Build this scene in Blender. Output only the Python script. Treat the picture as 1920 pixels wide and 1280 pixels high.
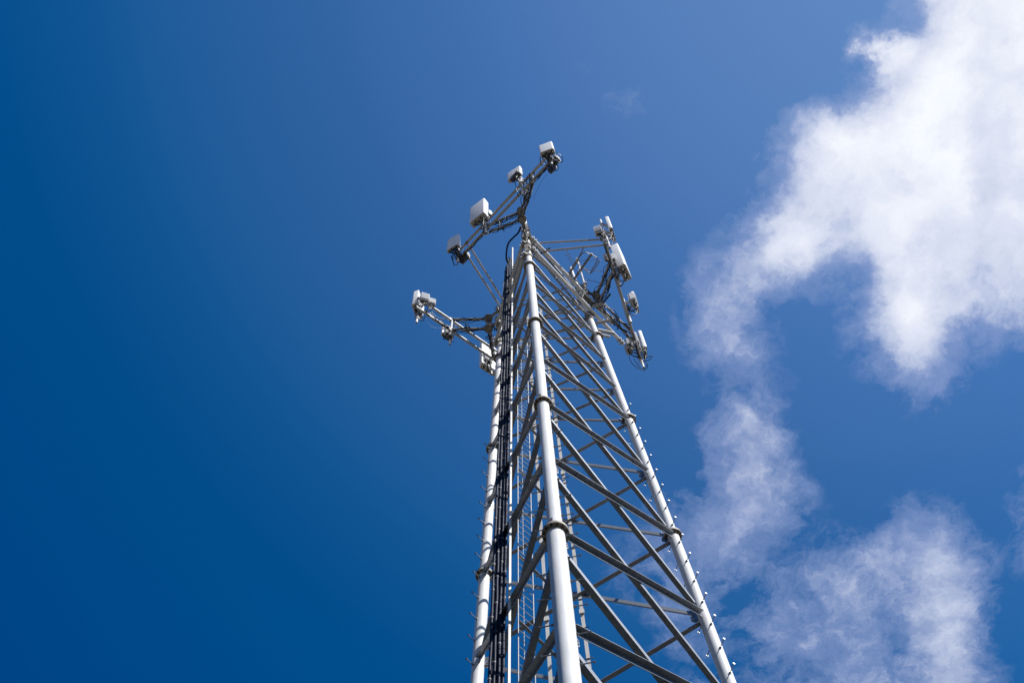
import bpy, math, random
from mathutils import Vector, Matrix
R_ = math.radians
random.seed(7)
scene = bpy.context.scene
for o in list(bpy.data.objects): bpy.data.objects.remove(o)
col = scene.collection

# ------------------------------------------------------------------ camera
# the origin is the photographer's eye; the ground lies 1.6 m below it
cam_d = bpy.data.cameras.new('camera'); cam = bpy.data.objects.new('camera', cam_d); col.objects.link(cam)
cam_d.sensor_width = 36.0; cam_d.lens = 2424.4/1920*36.0; cam_d.clip_start = 0.05; cam_d.clip_end = 6000
RT = Vector((0.990837, 0.133465, -0.0207)); UP = Vector((0.132704, -0.933534, 0.333022)); FW = Vector((-0.025123, 0.332717, 0.942692))
cam.matrix_world = Matrix(((RT.x, UP.x, -FW.x, 0), (RT.y, UP.y, -FW.y, 0), (RT.z, UP.z, -FW.z, 0), (0, 0, 0, 1)))
scene.camera = cam

# ------------------------------------------------------------------ light
SUN_EL, SUN_AZ = R_(47.0), R_(54.0)            # azimuth measured from -Y towards +X
S = Vector((math.sin(SUN_AZ)*math.cos(SUN_EL), -math.cos(SUN_AZ)*math.cos(SUN_EL), math.sin(SUN_EL)))
sd = bpy.data.lights.new('sun', 'SUN'); sd.energy = 5.0; sd.angle = R_(0.55); sd.color = (1.0, 0.97, 0.92)
sun = bpy.data.objects.new('sun', sd); col.objects.link(sun); sun.rotation_euler = S.to_track_quat('Z', 'Y').to_euler()
sun.location = S*80
scene.view_settings.view_transform = 'Standard'; scene.view_settings.look = 'None'
scene.view_settings.exposure = 0.22; scene.view_settings.gamma = 1.0

# ------------------------------------------------------------------ sky and clouds (world)
W = bpy.data.worlds.new('World'); scene.world = W; W.use_nodes = True
nt = W.node_tree; nt.nodes.clear(); N = nt.nodes; L = nt.links
def nd(t, **k):
    n = N.new(t)
    for a, v in k.items(): setattr(n, a, v)
    return n
def setin(n, i, v):
    if hasattr(v, 'is_output') or isinstance(v, bpy.types.NodeSocket): L.new(v, n.inputs[i])
    else: n.inputs[i].default_value = v
def mth(op, a, b=None, c=None, clamp=False):
    n = nd('ShaderNodeMath', operation=op, use_clamp=clamp)
    for i, v in enumerate((a, b, c)):
        if v is not None: setin(n, i, v)
    return n.outputs[0]
def vm(op, a, b=None, out=0):
    n = nd('ShaderNodeVectorMath', operation=op); setin(n, 0, a)
    if b is not None: setin(n, 1, b)
    return n.outputs[out]
def mrange(v, a, b, c, d, interp='LINEAR'):
    n = nd('ShaderNodeMapRange', interpolation_type=interp); n.clamp = True
    for i, x in enumerate((v, a, b, c, d)): setin(n, i, x)
    return n.outputs[0]
def mixc(f, a, b, mode='MIX'):
    n = nd('ShaderNodeMix', data_type='RGBA', blend_type=mode); n.clamp_result = False
    setin(n, 0, f); setin(n, 6, a); setin(n, 7, b); return n.outputs[2]
sky = nd('ShaderNodeTexSky', sky_type='NISHITA'); sky.sun_disc = False
sky.sun_elevation = SUN_EL; sky.sun_rotation = math.atan2(S.x, S.y); sky.altitude = 200
sky.air_density = 1.0; sky.dust_density = 0.4; sky.ozone_density = 2.2
tc = nd('ShaderNodeTexCoord'); D = tc.outputs['Generated']
sp = nd('ShaderNodeSeparateXYZ'); L.new(D, sp.inputs[0])
zc = mth('MAXIMUM', sp.outputs[2], 0.08)
cb = nd('ShaderNodeCombineXYZ'); L.new(mth('DIVIDE', sp.outputs[0], zc), cb.inputs[0]); L.new(mth('DIVIDE', sp.outputs[1], zc), cb.inputs[1])
P = cb.outputs[0]                                # where the view ray meets the cloud layer (height 1)
def noise(vec, scale, detail, rough, lac=2.0, dist=0.0, dim='3D'):
    n = nd('ShaderNodeTexNoise', noise_dimensions=dim); setin(n, 'Vector', vec)
    n.inputs['Scale'].default_value = scale; n.inputs['Detail'].default_value = detail
    n.inputs['Roughness'].default_value = rough; n.inputs['Lacunarity'].default_value = lac; n.inputs['Distortion'].default_value = dist
    return n
w1 = noise(P, 9.0, 4, 0.55); w2 = noise(P, 40.0, 7, 0.66)
wa = vm('SCALE', vm('SUBTRACT', w1.outputs['Color'], (0.5, 0.5, 0.5))); wa.node.inputs['Scale'].default_value = 0.050
wb = vm('SCALE', vm('SUBTRACT', w2.outputs['Color'], (0.5, 0.5, 0.5))); wb.node.inputs['Scale'].default_value = 0.032
PW = vm('ADD', P, vm('ADD', wa, wb))
CLOUDS = [(0.3376, 0.105, 0.06, 0.466), (0.3615, 0.1082, 0.06, 0.322), (0.4095, 0.1148, 0.06, 0.777), (0.3371, 0.1284, 0.06, 0.175),
    (0.3612, 0.1317, 0.06, 0.174), (0.4096, 0.1383, 0.06, 0.066), (0.288, 0.1455, 0.06, 0.043), (0.3366, 0.1522, 0.06, 0.079),
    (0.3609, 0.1555, 0.06, 0.074), (0.4097, 0.1622, 0.06, 0.348), (0.2871, 0.1696, 0.06, 0.112), (0.3116, 0.173, 0.06, 0.356),
    (0.3361, 0.1764, 0.06, 0.269), (0.3606, 0.1797, 0.06, 0.335), (0.3852, 0.1831, 0.06, 0.199), (0.4097, 0.1865, 0.06, 0.428),
    (0.3109, 0.1976, 0.06, 0.145), (0.2604, 0.2156, 0.06, 0.12), (0.2852, 0.2191, 0.06, 0.424), (0.3101, 0.2225, 0.06, 0.078),
    (0.335, 0.226, 0.06, 0.186), (0.36, 0.2294, 0.06, 0.378), (0.3849, 0.2329, 0.06, 0.148), (0.4099, 0.2363, 0.06, 0.597),
    (0.2092, 0.2339, 0.06, 0.032), (0.2342, 0.2374, 0.06, 0.601), (0.2592, 0.2409, 0.06, 0.174), (0.2843, 0.2444, 0.06, 0.045),
    (0.3094, 0.2479, 0.06, 0.244), (0.3345, 0.2514, 0.06, 0.234), (0.3597, 0.2549, 0.06, 0.073), (0.41, 0.2619, 0.06, 0.23),
    (0.2076, 0.2596, 0.06, 0.099), (0.2833, 0.2701, 0.06, 0.082), (0.3086, 0.2737, 0.06, 0.121), (0.334, 0.2772, 0.06, 0.113),
    (0.3593, 0.2807, 0.06, 0.226), (0.4101, 0.2878, 0.06, 0.288), (0.1805, 0.2821, 0.06, 0.018), (0.2059, 0.2856, 0.06, 0.352),
    (0.2314, 0.2892, 0.06, 0.073), (0.2568, 0.2928, 0.06, 0.161), (0.2823, 0.2963, 0.06, 0.667), (0.3334, 0.3035, 0.06, 0.203),
    (0.359, 0.3071, 0.06, 0.38), (0.3846, 0.3107, 0.06, 0.019), (0.4102, 0.3143, 0.06, 0.537), (0.2043, 0.3121, 0.06, 0.468),
    (0.2813, 0.323, 0.06, 0.025), (0.3071, 0.3266, 0.06, 0.158), (0.3329, 0.3302, 0.06, 0.066), (0.4103, 0.3411, 0.06, 0.031),
    (0.1251, 0.3282, 0.06, 0.019), (0.1509, 0.3318, 0.06, 0.204), (0.2026, 0.3391, 0.06, 0.04), (0.2803, 0.3501, 0.06, 0.231),
    (0.3063, 0.3538, 0.06, 0.44), (0.3323, 0.3574, 0.06, 0.134), (0.3583, 0.3611, 0.06, 0.417), (0.4104, 0.3685, 0.06, 0.543),
    (0.1488, 0.3592, 0.06, 0.239), (0.2793, 0.3777, 0.06, 0.247), (0.358, 0.3888, 0.06, 0.059), (0.4105, 0.3963, 0.06, 0.043),
    (0.1466, 0.387, 0.06, 0.185), (0.1728, 0.3907, 0.06, 0.064), (0.2518, 0.402, 0.06, 0.052), (0.2782, 0.4057, 0.06, 0.16),
    (0.3047, 0.4095, 0.06, 0.443), (0.3311, 0.4133, 0.06, 0.119), (0.3038, 0.4381, 0.06, 0.17), (0.1688, 0.448, 0.06, 0.2),
    (0.1397, 0.4735, 0.06, 0.187), (0.1667, 0.4774, 0.06, 0.109), (0.1646, 0.5073, 0.06, 0.229), (0.1919, 0.5113, 0.06, 0.036),
    (0.4111, 0.543, 0.06, 0.113), (0.0801, 0.5259, 0.06, 0.015), (0.1075, 0.5298, 0.06, 0.202), (0.1624, 0.5378, 0.06, 0.252),
    (0.19, 0.5418, 0.06, 0.088), (0.3003, 0.5579, 0.06, 0.048), (0.328, 0.5619, 0.06, 0.047), (0.4112, 0.574, 0.06, 0.111),
    (0.0771, 0.5568, 0.06, 0.036), (0.1048, 0.5608, 0.06, 0.167), (0.1325, 0.5648, 0.06, 0.072), (0.1603, 0.5689, 0.06, 0.088),
    (0.2437, 0.5811, 0.06, 0.042), (0.2994, 0.5892, 0.06, 0.494), (0.3273, 0.5933, 0.06, 0.01), (0.4113, 0.6056, 0.06, 0.2),
    (0.0462, 0.5841, 0.06, 0.14), (0.13, 0.5964, 0.06, 0.054), (0.158, 0.6005, 0.06, 0.041), (0.2141, 0.6088, 0.06, 0.114),
    (0.2422, 0.6129, 0.06, 0.293), (0.3267, 0.6253, 0.06, 0.287), (0.0993, 0.6245, 0.06, 0.23), (0.1275, 0.6286, 0.06, 0.029),
    (0.184, 0.6369, 0.06, 0.194), (0.2407, 0.6453, 0.06, 0.068), (0.2691, 0.6495, 0.06, 0.122), (0.2975, 0.6537, 0.06, 0.045),
    (0.326, 0.6579, 0.06, 0.327), (0.0964, 0.6572, 0.06, 0.059), (0.1534, 0.6656, 0.06, 0.045), (0.182, 0.6699, 0.06, 0.204),
    (0.2106, 0.6741, 0.06, 0.019), (0.2392, 0.6783, 0.06, 0.314), (0.3253, 0.6911, 0.06, 0.369), (0.0935, 0.6906, 0.06, 0.032),
    (0.1223, 0.6948, 0.06, 0.055), (0.1799, 0.7034, 0.06, 0.046), (0.2377, 0.712, 0.06, 0.118), (0.2666, 0.7163, 0.06, 0.033),
    (0.3246, 0.725, 0.06, 0.26), (0.3536, 0.7293, 0.06, 0.037), (0.0905, 0.7246, 0.06, 0.116), (0.1196, 0.7289, 0.06, 0.07),
    (0.1486, 0.7333, 0.06, 0.013), (0.1778, 0.7376, 0.06, 0.267), (0.2361, 0.7464, 0.06, 0.178), (0.2653, 0.7507, 0.06, 0.205),
    (0.3239, 0.7595, 0.06, 0.291), (0.3532, 0.7639, 0.06, 0.071), (0.2797, 0.15, 0.022, 0.5), (0.2894, 0.1618, 0.024, 0.4),
    (0.0763, 0.1755, 0.03, 0.095), (0.0553, 0.1418, 0.025, 0.09), (0.0953, 0.1719, 0.02, 0.08)]
acc = None
for (cx, cy, r, wgt) in CLOUDS:
    d = vm('DISTANCE', PW, (cx, cy, 0.0), out=1)
    v = mrange(d, r, r*0.12, 0.0, wgt, 'SMOOTHSTEP')
    acc = v if acc is None else mth('ADD', acc, v)
fld = mth('MINIMUM', acc, 1.15)
fb = noise(PW, 15.0, 12, 0.64, 2.1, 0.2).outputs['Fac']
fc = noise(PW, 60.0, 8, 0.68, 2.1, 0.5).outputs['Fac']
tex = mth('ADD', mth('MULTIPLY', mrange(fb, 0.32, 0.66, 0.0, 1.0), 0.72), mth('MULTIPLY', mrange(fc, 0.3, 0.7, 0.0, 1.0), 0.28))
win = mrange(fld, 0.0, 0.22, 0.0, 1.0, 'SMOOTHSTEP')
amp = mrange(fld, 0.15, 0.80, 0.80, 0.26)
dens = mth('ADD', fld, mth('MULTIPLY', mth('MULTIPLY', mth('SUBTRACT', tex, 0.5), amp), win))
alpha = mrange(dens, 0.07, 0.80, 0.0, 1.0)
soft = noise(PW, 7.0, 5, 0.5).outputs['Fac']
white = mrange(mth('ADD', mth('MULTIPLY', dens, 0.80), mth('MULTIPLY', soft, 0.45)), 0.56, 1.16, 0.0, 1.0)
ccol = mixc(white, (0.36, 0.45, 0.74, 1), (1.02, 1.05, 1.12, 1))
hs = nd('ShaderNodeHueSaturation'); L.new(sky.outputs[0], hs.inputs['Color'])
hs.inputs['Hue'].default_value = 0.5; hs.inputs['Saturation'].default_value = 1.0; hs.inputs['Value'].default_value = 1.0
# the blue deepens away from the sun's side of the sky and away from the bright haze of the cloud bank
side = vm('DOT_PRODUCT', D, (0.28228, 0.06052, 0.95742), out=1)
gr = nd('ShaderNodeValToRGB'); L.new(mrange(side, 0.62, 1.0, 0.0, 1.0), gr.inputs[0])
RAMP = [(0.0, (0.0, 0.21, 0.49)), (0.1, (0.0, 0.247, 0.535)), (0.35, (0.002, 0.305, 0.575)), (0.48, (0.015, 0.335, 0.6)), (0.61, (0.08, 0.42, 0.68)), (0.79, (0.23, 0.515, 0.75)), (0.895, (0.37, 0.625, 0.84)), (1.0, (0.56, 0.76, 0.89))]
gr.color_ramp.interpolation = 'CARDINAL'
while len(gr.color_ramp.elements) < len(RAMP): gr.color_ramp.elements.new(0.5)
for e, (pos, c) in zip(gr.color_ramp.elements, RAMP): e.position = pos; e.color = (*c, 1)
low = mrange(sp.outputs[2], 0.30, 0.70, 0.0, 1.0, 'SMOOTHSTEP')
tint = mixc(low, (0.085, 0.13, 0.17, 1), gr.outputs[0])
skyc = mixc(1.0, hs.outputs[0], tint, 'MULTIPLY')
gain = vm('SCALE', skyc); gain.node.inputs['Scale'].default_value = 1.72
bg1 = nd('ShaderNodeBackground'); L.new(gain, bg1.inputs[0]); bg1.inputs[1].default_value = 0.1
bg2 = nd('ShaderNodeBackground'); L.new(ccol, bg2.inputs[0]); bg2.inputs[1].default_value = 0.79
mx = nd('ShaderNodeMixShader'); L.new(alpha, mx.inputs[0]); L.new(bg1.outputs[0], mx.inputs[1]); L.new(bg2.outputs[0], mx.inputs[2])
out = nd('ShaderNodeOutputWorld'); L.new(mx.outputs[0], out.inputs[0])
W.cycles.sampling_method = 'MANUAL'; W.cycles.sample_map_resolution = 512

# ------------------------------------------------------------------ materials
def mat(name, rgb, rough=0.5, metal=0.0, var=0.0, vscale=6.0, stretch=(1, 1, 1), rgb2=None, bump=0.0, spec=0.5):
    m = bpy.data.materials.new(name); m.use_nodes = True; t = m.node_tree; b = t.nodes['Principled BSDF']
    b.inputs['Roughness'].default_value = rough; b.inputs['Metallic'].default_value = metal
    b.inputs['Specular IOR Level'].default_value = spec
    c2 = rgb2 or tuple(c*(1-var) for c in rgb)
    co = t.nodes.new('ShaderNodeTexCoord'); mp = t.nodes.new('ShaderNodeMapping'); mp.inputs['Scale'].default_value = stretch
    t.links.new(co.outputs['Object'], mp.inputs[0])
    no = t.nodes.new('ShaderNodeTexNoise'); no.inputs['Scale'].default_value = vscale; no.inputs['Detail'].default_value = 6; no.inputs['Roughness'].default_value = 0.62
    t.links.new(mp.outputs[0], no.inputs['Vector'])
    mr = t.nodes.new('ShaderNodeMapRange'); mr.inputs[1].default_value = 0.36; mr.inputs[2].default_value = 0.68
    t.links.new(no.outputs['Fac'], mr.inputs[0])
    mi = t.nodes.new('ShaderNodeMix'); mi.data_type = 'RGBA'; mi.inputs[6].default_value = (*rgb, 1); mi.inputs[7].default_value = (*c2, 1)
    t.links.new(mr.outputs[0], mi.inputs[0]); t.links.new(mi.outputs[2], b.inputs['Base Color'])
    mr2 = t.nodes.new('ShaderNodeMapRange'); mr2.inputs[3].default_value = max(rough-0.08, 0.02); mr2.inputs[4].default_value = min(rough+0.12, 1)
    t.links.new(no.outputs['Fac'], mr2.inputs[0]); t.links.new(mr2.outputs[0], b.inputs['Roughness'])
    if bump:
        bp = t.nodes.new('ShaderNodeBump'); bp.inputs['Strength'].default_value = bump; bp.inputs['Distance'].default_value = 0.01
        t.links.new(no.outputs['Fac'], bp.inputs['Height']); t.links.new(bp.outputs[0], b.inputs['Normal'])
    return m
M = dict(
    leg=mat('pale_galvanised_tube', (0.84, 0.845, 0.86), 0.58, 0.0, 0.20, 3.4, (3.0, 3.0, 0.45), bump=0.12),
    angle=mat('galvanised_angle', (0.335, 0.35, 0.375), 0.50, 0.92, 0.30, 9.0, (1, 1, 1), bump=0.05),
    galv=mat('galvanised_pipe', (0.50, 0.50, 0.50), 0.45, 0.2, 0.25, 12.0, bump=0.05),
    dull=mat('weathered_steel', (0.30, 0.285, 0.265), 0.65, 0.2, 0.45, 10.0, rgb2=(0.15, 0.13, 0.11), bump=0.1),
    rust=mat('rusty_bolt', (0.075, 0.035, 0.02), 0.8, 0.0, 0.4, 30.0),
    flange=mat('flange_steel', (0.50, 0.48, 0.44), 0.6, 0.0, 0.3, 14.0, rgb2=(0.24, 0.19, 0.13)),
    radome=mat('white_radome', (0.86, 0.865, 0.87), 0.42, 0.0, 0.05, 3.0),
    cap=mat('shaded_end_cap', (0.55, 0.52, 0.46), 0.55, 0.0, 0.1, 6.0),  # beige grey paints the shade under each panel onto its bottom plate
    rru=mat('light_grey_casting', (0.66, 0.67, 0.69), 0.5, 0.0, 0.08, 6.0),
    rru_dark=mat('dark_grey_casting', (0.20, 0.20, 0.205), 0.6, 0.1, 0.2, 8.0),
    black=mat('black_connector', (0.018, 0.018, 0.02), 0.45, 0.0, 0.2, 20.0),
    jump=mat('black_jumper_jacket', (0.012, 0.013, 0.018), 0.38, 0.0, 0.2, 10.0),
    trunk=mat('navy_black_cable_jacket', (0.007, 0.016, 0.045), 0.50, 0.0, 0.3, 5.0, spec=0.13),
    hanger=mat('steel_hanger', (0.26, 0.26, 0.27), 0.6, 0.2, 0.2, 10.0),
    rail=mat('pale_rail_paint', (0.72, 0.70, 0.67), 0.5, 0.0, 0.18, 4.0, (3, 3, 0.6)),
    brown=mat('dull_brown_aluminium', (0.26, 0.22, 0.19), 0.45, 0.5, 0.3, 14.0),
    grass=mat('grass', (0.045, 0.06, 0.022), 0.9, 0.0, 0.4, 0.8, bump=0.3),
    conc=mat('concrete', (0.30, 0.29, 0.27), 0.8, 0.0, 0.25, 2.0, bump=0.2),
    ink=mat('dark_stencil_ink', (0.03, 0.03, 0.032), 0.7),
    orange=mat('orange_tape', (0.62, 0.16, 0.05), 0.5),
)

# ------------------------------------------------------------------ mesh helper
class MB:
    def __init__(s): s.v = []; s.f = []; s.sm = []; s.mi = []; s.cm = 0
    def add(s, vs, fs, smooth=False):
        b = len(s.v); s.v += [tuple(v) for v in vs]
        for f in fs: s.f.append(tuple(b+i for i in f)); s.sm.append(smooth); s.mi.append(s.cm)
    def basis(s, d):
        d = d.normalized(); a = Vector((0, 0, 1)) if abs(d.z) < 0.9 else Vector((1, 0, 0))
        u = d.cross(a).normalized(); return u, d.cross(u).normalized()
    def tube(s, a, b, r, r2=None, n=12, cap=True):
        a, b = Vector(a), Vector(b); r2 = r if r2 is None else r2; u, v = s.basis(b-a); vs = []
        for c, rr in ((a, r), (b, r2)):
            for i in range(n):
                t = 2*math.pi*i/n; vs.append(c+u*math.cos(t)*rr+v*math.sin(t)*rr)
        s.add(vs, [(i, i+n, (i+1) % n+n, (i+1) % n) for i in range(n)], True)
        if cap:
            s.add(vs[:n], [tuple(range(n))]); s.add(vs[n:], [tuple(reversed(range(n)))])
        return s
    def path(s, pts, r, n=6):
        pts = [Vector(p) for p in pts]; rings = []; u = None
        for i, p in enumerate(pts):
            d = (pts[min(i+1, len(pts)-1)]-pts[max(i-1, 0)])
            if d.length < 1e-9: d = Vector((0, 0, 1))
            d.normalize()
            if u is None: u, _ = s.basis(d)
            u = (u-d*u.dot(d))
            if u.length < 1e-5: u, _ = s.basis(d)
            u.normalize(); v = d.cross(u); rings.append([p+u*math.cos(2*math.pi*k/n)*r+v*math.sin(2*math.pi*k/n)*r for k in range(n)])
        vs = [q for rg in rings for q in rg]; fs = []
        for i in range(len(pts)-1):
            for k in range(n): fs.append((i*n+k, (i+1)*n+k, (i+1)*n+(k+1) % n, i*n+(k+1) % n))
        s.add(vs, fs, True)
        s.add(vs[:n], [tuple(range(n))]); s.add(vs[-n:], [tuple(reversed(range(n)))])
        return s
    def box(s, c, x, y, z):                       # centre and three half-extent vectors
        c, x, y, z = Vector(c), Vector(x), Vector(y), Vector(z); vs = []
        for i in (-1, 1):
            for j in (-1, 1):
                for k in (-1, 1): vs.append(c+x*i+y*j+z*k)
        s.add(vs, [(0, 1, 3, 2), (4, 6, 7, 5), (0, 4, 5, 1), (2, 3, 7, 6), (0, 2, 6, 4), (1, 5, 7, 3)]); return s
    def prism(s, poly, a, b, u, v, ia=1.0, smooth=False):   # closed 2D outline swept from a to b
        a, b, u, v = Vector(a), Vector(b), Vector(u), Vector(v); n = len(poly)
        vs = [a+u*p[0]+v*p[1] for p in poly]+[b+u*p[0]+v*p[1] for p in poly]
        s.add(vs, [(i, (i+1) % n, (i+1) % n+n, i+n) for i in range(n)], smooth)
        s.add(vs[:n], [tuple(reversed(range(n)))]); s.add(vs[n:], [tuple(range(n))]); return s
    def angle(s, a, b, u, v, w, t):               # L section: leg along u and leg along v, heel on the line a-b
        d = (Vector(b)-Vector(a)).normalized(); u = Vector(u); u = (u-d*u.dot(d)).normalized(); v = Vector(v); v = (v-d*v.dot(d)-u*v.dot(u)).normalized()
        return s.prism([(0, 0), (w, 0), (w, t), (t, t), (t, w), (0, w)], a, b, u, v)
    def data(s, name, m):
        me = bpy.data.meshes.new(name); me.from_pydata(s.v, [], s.f)
        for q in (m if isinstance(m, tuple) else (m,)): me.materials.append(q)
        me.polygons.foreach_set('material_index', s.mi)
        me.polygons.foreach_set('use_smooth', s.sm); me.update(); 
        return me
    def build(s, name, m, parent=None):
        o = bpy.data.objects.new(name, s.data(name, m)); col.objects.link(o)
        if parent is not None: o.parent = parent; o.matrix_parent_inverse = pinv(parent)
        return o
def world(o):
    m = o.matrix_basis.copy()
    return (world(o.parent) @ o.matrix_parent_inverse @ m) if o.parent else m
def pinv(p): return world(p).inverted()
def tag(o, label=None, cat=None, group=None, kind=None):
    if label: o['label'] = label
    if cat: o['category'] = cat
    if group: o['group'] = group
    if kind: o['kind'] = kind
    return o
def empty(name, loc, label, cat, group=None):
    o = bpy.data.objects.new(name, None); o.location = loc; o.empty_display_size = 0.2; col.objects.link(o)
    return tag(o, label, cat, group)
def lerp(a, b, t): return Vector(a)*(1-t)+Vector(b)*t
def bez(p0, p1, p2, p3, n=10):
    p0, p1, p2, p3 = map(Vector, (p0, p1, p2, p3)); o = []
    for i in range(n+1):
        t = i/n; o.append(p0*(1-t)**3+p1*3*t*(1-t)**2+p2*3*t*t*(1-t)+p3*t**3)
    return o
def spline(pts, n=6):
    pts = [Vector(p) for p in pts]; q = [pts[0]*2-pts[1]]+pts+[pts[-1]*2-pts[-2]]; o = []
    for i in range(1, len(q)-2):
        for k in range(n):
            t = k/n; a, b, c, d = q[i-1], q[i], q[i+1], q[i+2]
            o.append(0.5*((2*b)+(c-a)*t+(2*a-5*b+4*c-d)*t*t+(3*b-3*c+d-a)*t**3))
    o.append(pts[-1]); return o

# ------------------------------------------------------------------ ground
GZ = -1.6
g = MB(); g.add([(-3000, -3000, GZ), (3000, -3000, GZ), (3000, 3000, GZ), (-3000, 3000, GZ)], [(0, 1, 2, 3)])
go = g.build('ground', M['grass']); tag(go, kind='structure')
gm = bpy.data.materials.new('ground_bounce_dark_to_pale'); gm.use_nodes = True; gt = gm.node_tree; gb = gt.nodes['Principled BSDF']
gc = gt.nodes.new('ShaderNodeTexCoord'); ln = gt.nodes.new('ShaderNodeVectorMath'); ln.operation = 'LENGTH'; gt.links.new(gc.outputs['Object'], ln.inputs[0])
gn = gt.nodes.new('ShaderNodeTexNoise'); gn.inputs['Scale'].default_value = 0.12; gn.inputs['Detail'].default_value = 8; gt.links.new(gc.outputs['Object'], gn.inputs['Vector'])
ga = gt.nodes.new('ShaderNodeMath'); ga.operation = 'MULTIPLY_ADD'; ga.inputs[1].default_value = 22; gt.links.new(gn.outputs['Fac'], ga.inputs[0]); gt.links.new(ln.outputs['Value'], ga.inputs[2])
gr2 = gt.nodes.new('ShaderNodeMapRange'); gr2.inputs[1].default_value = 46; gr2.inputs[2].default_value = 58; gt.links.new(ga.outputs[0], gr2.inputs[0])
gx = gt.nodes.new('ShaderNodeMix'); gx.data_type = 'RGBA'; gx.inputs[6].default_value = (0.010, 0.012, 0.008, 1); gx.inputs[7].default_value = (0.30, 0.26, 0.22, 1)  # made-up unseen colours: dark near, pale far, to grade bounce light on the steel
gt.links.new(gr2.outputs[0], gx.inputs[0]); gt.links.new(gx.outputs[2], gb.inputs['Base Color']); gb.inputs['Roughness'].default_value = 0.95
go.data.materials[0] = gm

# added ring of dark trees, unseen, blocking low light from the steel's undersides
wr = random.Random(5); wd = MB()
for i in range(230):
    a = 2*math.pi*i/230+wr.uniform(-.012, .012); rr = wr.uniform(38, 47); cx, cy = rr*math.sin(a), 12+rr*math.cos(a); h = wr.uniform(13, 17.5)
    wd.tube((cx, cy, GZ), (cx, cy, GZ+h*.5), .22, .14, n=5)
    for k in range(46):
        u_ = Vector((wr.gauss(0, 1), wr.gauss(0, 1), wr.gauss(0, 1))).normalized(); q = Vector((cx, cy, GZ+h*.58))+Vector((u_.x*2.1, u_.y*2.1, u_.z*h*.42))*wr.uniform(.55, 1)
        e1 = Vector((wr.gauss(0, 1), wr.gauss(0, 1), wr.gauss(0, 1))).normalized()*wr.uniform(.5, 1.0); e2 = e1.cross(u_).normalized()*wr.uniform(.5, 1.0)
        wd.add([q-e1, q+e2, q+e1, q-e2], [(0, 1, 2, 3)])
    wd.tube((cx, cy, GZ+h*.18), (cx, cy, GZ+h*.82), 1.7, .9, n=7)
wo = wd.build('added_tree_ring', mat('dark_foliage', (0.035, 0.05, 0.018), 0.8, 0.0, 0.4, 1.2)); tag(wo, 'unseen ring of dark trees added to keep low light off the tower', 'added_tree_ring', kind='stuff')

# ------------------------------------------------------------------ tower
AX = Vector((0, 12.28966, 0)); TH = -0.08688
AZ = {'A': TH, 'B': TH+2*math.pi/3, 'C': TH-2*math.pi/3}
def rad(z): return 3.5959-0.0518468*z
def radial(k): a = AZ[k]; return Vector((math.sin(a), -math.cos(a), 0))
def tang(k): a = AZ[k]+math.pi/2; return Vector((math.sin(a), -math.cos(a), 0))
def leg(k, z, off=0.0): return AX+radial(k)*(rad(z)+off)+Vector((0, 0, z))
NODES = [18.08, 24.15, 30.15, 36.25]
tower = empty('lattice_tower', (AX.x, AX.y, GZ), 'tall three-legged pale lattice tower with cross bracing, seen from its foot', 'tower')
TOP = 43.2
SEC = [(GZ, 6.1, .165), (6.1, 12.1, .155), (12.1, 18.08, .147), (18.08, 24.15, .120), (24.15, 30.15, .112), (30.15, 36.25, .108), (36.25, 39.95, .092), (39.95, 41.2, .072), (41.2, TOP, .05)]
def leg_r(z):
    for a, b, r in SEC:
        if a <= z < b: return r
    return .072
legs = {}
for k in 'ABC':
    mb = MB()
    for a, b, r in SEC: mb.tube(leg(k, a), leg(k, b), r, n=32)
    lo = mb.build('leg', M['leg'], tower); legs[k] = lo
    for z in (6.1, 12.1, 18.08, 24.15, 30.15, 36.25):
        r = leg_r(z-.5); fr = r+.072; th = .028
        c = leg(k, z); d = (leg(k, z+1)-leg(k, z)).normalized()
        f = MB(); f.tube(c-d*(th+.004), c-d*.001, fr, n=36); f.tube(c-d*(th+.05), c-d*(th+.004), r+.012, n=32); f.tube(c+d*.001, c+d*(th+.004), fr, n=36)
        bt = f; bt.cm = 1; u, v = bt.basis(d); nb = 12
        for i in range(nb):
            t = 2*math.pi*(i+.5)/nb; q = c+(u*math.cos(t)+v*math.sin(t))*(r+.04)
            bt.tube(q-d*(th+.03), q+d*(th+.03), .019, n=6)
        f.build('flange', (M['flange'], M['rust']), lo)
    # step bolts: two staggered rows
    top = {'A': 28.6, 'B': 30.9, 'C': 30.0}[k]; low = {'A': 12.3, 'B': 18.2, 'C': 18.2}[k]
    sb0 = None
    T = tang(k)
    for row, s in enumerate((1, -1)):
        z = top-(0.38 if row else 0)
        while z > low:
            r = leg_r(z); p = leg(k, z)+T*s*r
            if sb0 is None:
                m_ = MB(); m_.tube((0, 0, 0), (.19, 0, 0), .0095, n=8); m_.tube((.19, 0, 0), (.202, 0, 0), .024, n=8)
                m_.tube((-.01, 0, 0), (.035, 0, 0), .024, n=6)
                sb0 = m_.data('step_bolt', M['angle'])
            o = bpy.data.objects.new('step_bolt', sb0); col.objects.link(o); o.parent = lo
            o.location = p; o.rotation_euler = (0, 0, math.atan2((T*s).y, (T*s).x)); z -= 0.762
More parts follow.
